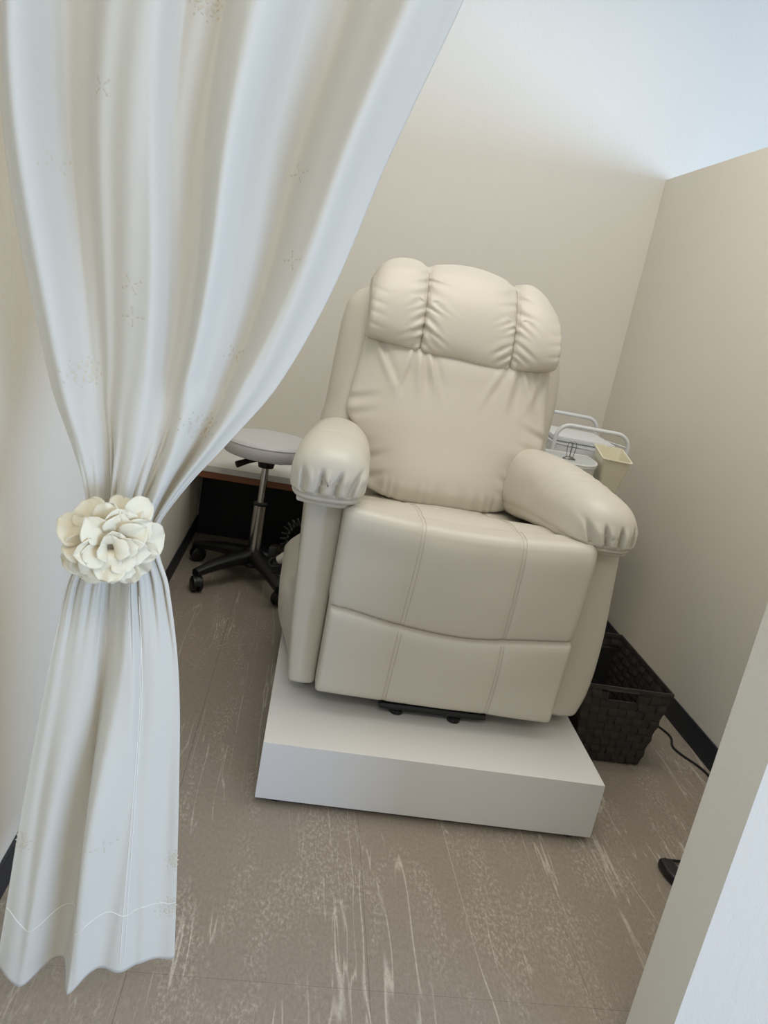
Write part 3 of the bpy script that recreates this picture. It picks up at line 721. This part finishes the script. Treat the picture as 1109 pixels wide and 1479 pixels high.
# ---------------------------------------------------------------- woven basket
BK = thing('woven_basket', 'dark brown woven strip basket with rim and handle slot beside the platform', 'basket', (1.03, 2.09, 0))
ZB = 0.25
def bc_(z):      # corners (x0,x1,y0,y1) at height z
    t = z/ZB; return (0.925-0.040*t, 1.123+0.034*t, 1.905-0.015*t, 2.262+0.026*t)
x0, x1, y0, y1 = bc_(0.003)
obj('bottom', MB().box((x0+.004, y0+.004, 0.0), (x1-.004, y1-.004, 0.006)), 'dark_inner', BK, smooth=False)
def side_pt(face, u, z, off):
    x0, x1, y0, y1 = bc_(z)
    if face == 0: return (x0+(x1-x0)*u, y0-off, z)
    if face == 1: return (x1+off, y0+(y1-y0)*u, z)
    if face == 2: return (x1+(x0-x1)*u, y1+off, z)
    return (x0-off, y1+(y0-y1)*u, z)
nrow = 9; rows_h = 0.228/nrow
ncol = {0: 9, 1: 13, 2: 9, 3: 13}
slot = {0: (0.27, 0.62), 2: (0.33, 0.67)}
for face in range(4):
    for c_ in range(ncol[face]):
        uc = (c_+0.5)/ncol[face]; hw = 0.46/ncol[face]; mb = MB(); N_ = nrow*4
        top = 0.242
        if face in slot and slot[face][0] < uc < slot[face][1]: top = 0.205
        V = []; F = []; K = 0
        for i in range(N_+1):
            z = 0.004+i*(0.238/N_)
            if z > top: break
            K += 1
            off = 0.0032*math.sin(math.pi*(z/rows_h))*(1 if c_ % 2 else -1)
            for (uu, oo) in ((-hw, -0.0006), (0, 0.0004), (hw, -0.0006)): V.append(side_pt(face, uc+uu, z, off+oo+0.0006))
            for (uu, oo) in ((hw, -0.0006), (-hw, -0.0006)): V.append(side_pt(face, uc+uu, z, off+oo-0.0006))
        for i in range(K-1):
            for q in range(5): F.append((i*5+q, i*5+(q+1) % 5, (i+1)*5+(q+1) % 5, (i+1)*5+q))
        mb.add(V, F); obj('upright_strip', mb, 'weave', BK)
for r_ in range(nrow):
    z0, z1 = 0.004+r_*rows_h+0.0015, 0.004+(r_+1)*rows_h-0.0015; zm = (z0+z1)/2
    if z0 > 0.208: 
        pass
    V = []; ring = []
    for face in range(4):
        n_ = ncol[face]*4
        for i in range(n_):
            u = (i+0.5)/n_*1.0
            c_f = u*ncol[face]
            if r_ == nrow-1 and face in slot and slot[face][0]-0.02 < u < slot[face][1]+0.02: pass
            sg = 1 if r_ % 2 == 0 else -1
            ring.append((face, u, 0.0032*math.sin(math.pi*c_f+0)*sg*(1)))
    n_ = len(ring)
    for z_, o2 in ((z0, 0.0), (zm, 0.0008), (z1, 0.0), (z1, -0.0012), (z0, -0.0012)):
        for face, u, off in ring: V.append(side_pt(face, u, z_, off*min(1, 6*min(u, 1-u))+o2))
    F = []
    for i in range(5):
        for k in range(n_):
            face, u, off = ring[k]
            if r_ >= nrow-1 and face in slot and slot[face][0] < u < slot[face][1]: continue
            F.append((i*n_+k, i*n_+(k+1) % n_, ((i+1) % 5)*n_+(k+1) % n_, ((i+1) % 5)*n_+k))
    mb = MB().add(V, F); obj('horizontal_strip', mb, 'weave', BK)
def ringpts(z, off):
    x0, x1, y0, y1 = bc_(z); return [(x0-off, y0-off, z), (x1+off, y0-off, z), (x1+off, y1+off, z), (x0-off, y1+off, z)]
rp = ringpts(ZB, 0.001); rp2 = ringpts(ZB-0.012, 0.003); rp3 = ringpts(ZB-0.012, -0.003); rp4 = ringpts(ZB, -0.003)
V = rp2+rp+rp4+rp3; F = []
for i in range(4):
    for k in range(4): F.append((i*4+k, i*4+(k+1) % 4, ((i+1) % 4)*4+(k+1) % 4, ((i+1) % 4)*4+k))
obj('rim', MB().add(V, F), 'weave', BK, smooth=False)
for face in (0, 2):
    u0, u1 = slot[face]; z0, z1 = 0.207, 0.238
    q = [side_pt(face, u, z, 0.0025) for u, z in ((u0, z0), (u1, z0), (u1, z1), (u0, z1))]
    obj('handle_frame', MB().tube(q, 0.0022, 8, closed=True), 'weave', BK)
def liner(u, v):
    z = 0.008+v*0.2; x0, x1, y0, y1 = bc_(z); f = int(min(3, u*4)); uu = u*4-f
    return side_pt(f, uu, z, -0.006)
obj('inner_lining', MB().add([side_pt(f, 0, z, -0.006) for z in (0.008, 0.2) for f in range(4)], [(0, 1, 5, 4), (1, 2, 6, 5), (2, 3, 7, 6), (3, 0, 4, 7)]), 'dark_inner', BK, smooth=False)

# ---------------------------------------------------------------- cords
def chaikin(p, n=3):
    p = [Vector(q) for q in p]
    for _ in range(n):
        q = [p[0]]
        for a, b in zip(p, p[1:]): q += [a*0.75+b*0.25, a*0.25+b*0.75]
        p = q+[p[-1]]
    return p
cordo = thing('power_cable', 'thin black power cord curving over floor between basket and front partition', 'cord', (1.30, 2.0, 0))
tag(obj('cable', MB().tube(chaikin([(1.20, 2.42, 0.004), (1.27, 2.20, 0.004), (1.302, 2.147, 0.004), (1.318, 2.09, 0.004), (1.288, 2.035, 0.004), (1.303, 1.987, 0.004), (1.335, 1.935, 0.004), (1.345, 1.87, 0.004), (1.30, 1.6, 0.004), (1.18, 1.50, 0.004), (1.09, 1.497, 0.004), (1.055, 1.494, 0.006), (1.02, 1.484, 0.013)]), 0.0035, 8), 'black', cordo))
pl = thing('power_adapter', 'small black plug lying on the floor by the front partition edge', 'plug', (1.013, 1.44, 0))
mb = soft((0.02, 0.04, 0.012), 0.008, (8, 12, 8), lambda a, b, c: (1.012+a*(0.020-0.007*b*b*(1 if b < 0 else .6))+0.010*(b*-0.3), 1.444+b*0.036, 0.0125+c*0.012))
obj('plug_body', mb, 'black', pl)
obj('strain_relief', MB().tube([(1.008, 1.478, 0.0125), (1.016, 1.486, 0.0125)], [0.008, 0.005], 10), 'black', pl)
# coiled cord with plug hanging behind the chair
cc = thing('coiled_cable', 'black coiled cord and connector between the stool base and recliner side', 'cord', (0.02, 2.62, 0.0))
def sh(p): k = 2.64/2.70; return (p[0]*k-0.002, p[1]*k, 1.16-(1.16-p[2])*k)
pts = []
for k in range(200):
    t = k/199; a = math.pi*1.45*t+0.9
    c = Vector((0.050+0.050*math.cos(a), 2.70, 0.275+0.068*math.sin(a))); rad = Vector((math.cos(a), 0, math.sin(a)))
    b = t*2*math.pi*16; pts.append(Vector(sh(c+rad*0.013*math.cos(b)+Vector((0, 1, 0))*0.013*math.sin(b))))
obj('coil', MB().tube(pts, 0.0032, 6), 'black', cc)
obj('straight_lead', MB().tube(chaikin([pts[-1]]+[sh(q) for q in ((0.02, 2.70, 0.215), (-0.01, 2.70, 0.205), (-0.045, 2.69, 0.185), (-0.03, 2.68, 0.160), (0.02, 2.68, 0.185), (0.06, 2.69, 0.21))]), 0.006, 8), 'black', cc)
obj('black_connector', MB().box(sh((-0.03, 2.68, 0.135)), sh((0.045, 2.71, 0.185)), bev=0.008).box(sh((-0.05, 2.69, 0.19)), sh((-0.02, 2.71, 0.235)), bev=0.006), 'black', cc)
tag(obj('pale_connector', MB().tube([sh(q) for q in ((-0.01, 2.675, 0.195), (0.012, 2.67, 0.21), (0.045, 2.67, 0.225))], [0.014, 0.021, 0.016], 14), 'clear', cc), 'pale translucent plug end')
obj('lead_support', MB().tube(chaikin([sh((0.03, 2.69, 0.15)), (0.045, 2.62, 0.05), (0.03, 2.64, 0.008), (0.12, 2.66, 0.006)]), 0.004, 8), 'black', cc)

# ---------------------------------------------------------------- curtain
CY = 0.95; ZTIE = 0.815
cur_rod = tag(obj('curtain_rod', MB().tube([(XL+0.001, CY, 1.84), (0.713, CY, 1.84)], 0.011, 16), 'white_metal'), 'white tension rod across the booth opening above the curtain', 'rod')
XRz = [(0.10, -0.064), (0.167, -0.070), (0.446, -0.094), (0.629, -0.114), (0.757, -0.140), (0.80, -0.157), (0.83, -0.162), (0.849, -0.157), (0.90, -0.128), (0.96, -0.087), (1.038, -0.038), (1.163, 0.010), (1.316, 0.049), (1.49, 0.101), (1.86, 0.205)]
XLz = [(0.10, -0.325), (0.179, -0.317), (0.385, -0.302), (0.606, -0.281), (0.737, -0.266), (0.79, -0.252), (0.83, -0.249), (0.857, -0.252), (0.919, -0.274), (0.998, -0.308), (1.234, -0.372), (1.389, -0.392), (1.86, -0.402)]
# pleat node positions at several heights, and depth offsets (units, minus = towards the camera)
UP = {0.83: [0, .15, .3, .5, .75, .8, .84, .9, .95, 1], 1.03: [0, .09, .20, .46, .515, .58, .665, .79, .86, 1], 1.50: [0, .06, .115, .36, .395, .48, .575, .73, .90, 1], 1.86: [0, .05, .10, .33, .37, .48, .56, .72, .90, 1]}
UF = [.3, -.40, .45, -.45, .05, .0, -.60, .65, -.30, .45]
DN = {0.10: [0, .15, .33, .43, .62, 1], 0.45: [0, .22, .39, .53, .70, 1], 0.79: [0, .28, .48, .62, .80, 1]}
DF = [-.05, -.34, .42, -.85, -.30, .45]
def nodes(tab, z):
    ks = sorted(tab)
    if z <= ks[0]: return tab[ks[0]]
    for a, b in zip(ks, ks[1:]):
        if z <= b:
            t = (z-a)/(b-a); return [p+(q-p)*t for p, q in zip(tab[a], tab[b])]
    return tab[ks[-1]]
def up_f(s, z): return cosi(s, list(zip(nodes(UP, z), UF)))+0.05*math.sin(s*37+1)+0.04*math.sin(s*71+z*3)
def dn_f(s, z): return cosi(s, list(zip(nodes(DN, z), DF)))+0.05*math.sin(s*41+2)
def curtain(s, z):
    xl, xr = spline(z, XLz), spline(z, XRz); wdt = xr-xl
    k = smooth((z-0.77)/0.09)      # 0 below tie, 1 above
    au = 0.026+0.052*smooth((z-0.85)/0.5); ad_ = 0.022+0.028*smooth((0.78-z)/0.4)
    fu = up_f(s, z)*au; fd = dn_f(s, z)*ad_
    y = CY+fu*k+fd*(1-k)
    # tight creases near the tie
    tw = gauss(z-ZTIE, 0.10)
    y += tw*0.006*math.sin(s*62)+0.0025*math.sin(s*120+z*9)*tw
    y -= 0.0
    x = xl+wdt*s+0.010*math.sin(s*19+z*4)*s*(1-s)*4*0.6
    # lively small undulation
    y += 0.0035*n2(s*9, z*5, 31)*smooth(abs(z-ZTIE)/0.2)
    # curl the free right edge back
    return Vector((x, y, z))
ct = thing('tied_curtain', 'sheer white embroidered curtain gathered by a flower tieback at left', 'curtain', (-0.21, CY, 0.12))
NS, NZ = 230, 260
def hemz(s): return 0.122+0.030*smooth((s-0.45)/0.3)-0.012*math.sin(s*9)+0.006*math.sin(s*23+1)
V = []; F = []
for j in range(NZ):
    for i in range(NS):
        s = i/(NS-1); zb = hemz(s); z = zb+(1.8275-zb)*j/(NZ-1); V.append(curtain(s, z))
for j in range(NZ-1):
    for i in range(NS-1): F.append((j*NS+i, j*NS+i+1, (j+1)*NS+i+1, (j+1)*NS+i))
cl = obj('fabric_panel', MB().add(V, F), 'curtain', ct, auto=180)
sd = cl.modifiers.new('thickness', 'SOLIDIFY'); sd.thickness = 0.0012; sd.offset = 1
ctr = bvh(cl)
# hem stitch and side seam, raised threads on the fabric
def onc(s, z, l=0.0016):
    p = curtain(s, z); a = curtain(min(1, s+0.003), z)-curtain(max(0, s-0.003), z); b = curtain(s, z+0.003)-curtain(s, z-0.003)
    n = a.cross(b).normalized()
    if n.y > 0: n = -n
    return p+n*l, n, a.normalized(), b.normalized()
obj('hem_stitching', MB().tube([onc(0.005+0.99*k/160, hemz(0.005+0.99*k/160)+0.105)[0] for k in range(161)], 0.0006, 5), 'hem', ct)
for s_ in (0.745, 0.765):
    obj('seam_stitching', MB().tube([onc(s_-0.10*smooth((0.75-z)/0.5)*0.6, z)[0] for z in [0.165+k*0.58/80 for k in range(81)]], 0.0006, 5), 'hem', ct)
# embroidered flowers: oval stitches around a centre
def oval(mb, c, n, ax, L_, W_, lift=0.0007):
    bx = n.cross(ax).normalized(); V = []; m = 10
    V.append(c+n*lift)
    for k in range(m):
        a = 2*math.pi*k/m; V.append(c+ax*math.cos(a)*L_+bx*math.sin(a)*W_)
    F = [(0, 1+k, 1+(k+1) % m) for k in range(m)]
    mb.add(V, F)
def s_of(x, z):
    xl, xr = spline(z, XLz), spline(z, XRz); return min(0.99, max(0.01, (x-xl)/(xr-xl)))
def motif(x, z, kind, rot=0.0):
    s0 = s_of(x, z); p0, n0, ax0, bz0 = onc(s0, z); mb = MB()
    def place(du, dv, ang, L_, W_):
        ss = s_of(x+du, z+dv); p, n, a, b = onc(ss, z+dv, 0.0014)
        if abs(s_of(x+du, z+dv)-s0) > 0.3: return
        oval(mb, p, n, (a*math.cos(ang)+b*math.sin(ang)).normalized(), L_, W_)
    if kind == 'big':
        for k in range(8):
            a = rot+k*math.pi/4
            place(0.0085*math.cos(a), 0.0085*math.sin(a), a, 0.0045, 0.0017)
            place(0.0175*math.cos(a), 0.0175*math.sin(a), a, 0.0014, 0.0014)
            place(0.0125*math.cos(a+.39), 0.0125*math.sin(a+.39), a+.39+1.2, 0.0022, 0.0010)
        place(0, 0, 0, 0.002, 0.002)
    else:
        for k in range(4):
            a = rot+k*math.pi/2
            place(0.0050*math.cos(a), 0.0050*math.sin(a), a, 0.0030, 0.0008)
            place(0.0100*math.cos(a), 0.0100*math.sin(a), a, 0.0018, 0.0015)
    o = obj('embroidered_flower', mb, 'thread', ct, auto=180)
for x, z, k, r in ((-0.27, 1.016, 'big', 0), (-0.207, 1.093, 'small', 0.1), (-0.211, 1.128, 'small', 0.5), (-0.052, 1.287, 'small', 0.3), (-0.124, 0.976, 'big', 0.3), (-0.096, 1.068, 'small', 0.4), (-0.043, 1.188, 'small', 0.2), (-0.175, 1.43, 'big', 0.1), (-0.261, 1.326, 'small', 0.7), (-0.300, 0.351, 'big', 0.2), (-0.179, 0.381, 'small', 0.1), (-0.083, 0.322, 'big', 0), (-0.086, 0.238, 'big', 0.2), (-0.321, 1.242, 'small', 0.6)):
    motif(x, z, k, r)

# ---------------------------------------------------------------- flower tieback
FC = Vector((-0.197, 0.868, 0.834))
tb = thing('flower_tieback', 'cream fabric flower tieback clasped around the white curtain', 'tieback', FC)
band = []
for k in range(48):
    a = 2*math.pi*k/48; band.append((-0.205+0.048*math.cos(a), CY-0.003+0.040*math.sin(a), 0.818+0.004*math.sin(2*a)))
mbb = MB()
for dz in (-0.006, 0.0, 0.006): mbb.tube([(p[0], p[1], p[2]+dz) for p in band], 0.0032, 6, closed=True)
obj('band', mbb, 'petal', tb)
rg = [(-0.156+0.0025, CY-0.012+0.007*math.cos(2*math.pi*k/20), 0.820+0.010*math.sin(2*math.pi*k/20)) for k in range(20)]
tag(obj('ring', MB().tube(rg, 0.0016, 6, closed=True), 'gold', tb), 'small gold ring on the band')
axis = (Vector((0.02, 0, CAM_H))-FC).normalized(); axis = (axis+Vector((0.05, -0.3, -0.25))).normalized()
ux = Vector((1, 0, 0)); ux = (ux-axis*ux.dot(axis)).normalized(); uy = axis.cross(ux)
rnd = random.Random(5)
def petal(ang, tilt, base, L_, W_, curl, wav, lift=0.0, roll=0.0):
    rd = ux*math.cos(ang)+uy*math.sin(ang); td = axis.cross(rd)
    ct_, st_ = math.cos(tilt), math.sin(tilt)
    def P(u, v):
        uu = 2*u-1; vv = v
        wd = W_*(max(0.28, (vv/0.6)**0.7) if vv < 0.6 else math.sqrt(max(0.0, 1-((vv-0.6)/0.4)**2)))
        r = L_*vv; bend = curl*vv*vv
        a = r*math.cos(bend); h = -r*math.sin(bend)*0.6+0.12*L_*math.sin(math.pi*vv)
        q = wd*uu/W_
        cup = 0.42*W_*q*q*(1-0.4*vv)+0.15*W_*math.sin(q*4.2+wav)*vv*vv+0.07*W_*math.sin(q*9+2*wav)*vv**3
        x_ = wd*uu
        hh = h+cup
        return FC+rd*(base+a*ct_-hh*st_)+axis*(a*st_+hh*ct_+lift+x_*math.sin(roll))+td*(x_*math.cos(roll))
    o = obj('petal', MB().grid(13, 13, P), 'petal', tb, auto=180)
    m_ = o.modifiers.new('thickness', 'SOLIDIFY'); m_.thickness = 0.0009
for n_, r0, tilt, L_, W_, curl, lift, ph in ((9, 0.016, 0.0, 0.050, 0.0200, 0.35, -0.022, 0.1), (9, 0.014, 0.30, 0.045, 0.0190, 0.35, -0.014, 0.45), (8, 0.011, 0.62, 0.039, 0.0175, 0.4, -0.007, 0.0), (6, 0.008, 0.92, 0.033, 0.0150, 0.45, -0.002, 0.3), (4, 0.004, 1.2, 0.027, 0.0120, 0.5, 0.0, 0.1)):
    for k in range(n_):
        petal(ph+2*math.pi*k/n_+rnd.uniform(-.22, .22), tilt+rnd.uniform(-.2, .2), r0, L_*rnd.uniform(.85, 1.08), W_*rnd.uniform(.85, 1.15), curl*rnd.uniform(-.2, 2.2), rnd.uniform(0, 6), lift+rnd.uniform(-.003, .003), rnd.uniform(-.5, .5))
obj('flower_base', MB().lathe([(0.001, -0.004), (0.022, -0.004), (0.024, 0.0), (0.02, 0.006), (0.001, 0.008)], (0, 0, 0), 20).__class__().add([FC-axis*0.022+ux*(0.024*math.cos(2*math.pi*k/20))+uy*(0.024*math.sin(2*math.pi*k/20))+axis*h for h in (0, 0.014) for k in range(20)], [(k, (k+1) % 20, 20+(k+1) % 20, 20+k) for k in range(20)]+[tuple(reversed(range(20))), tuple(range(20, 40))]), 'petal', tb)
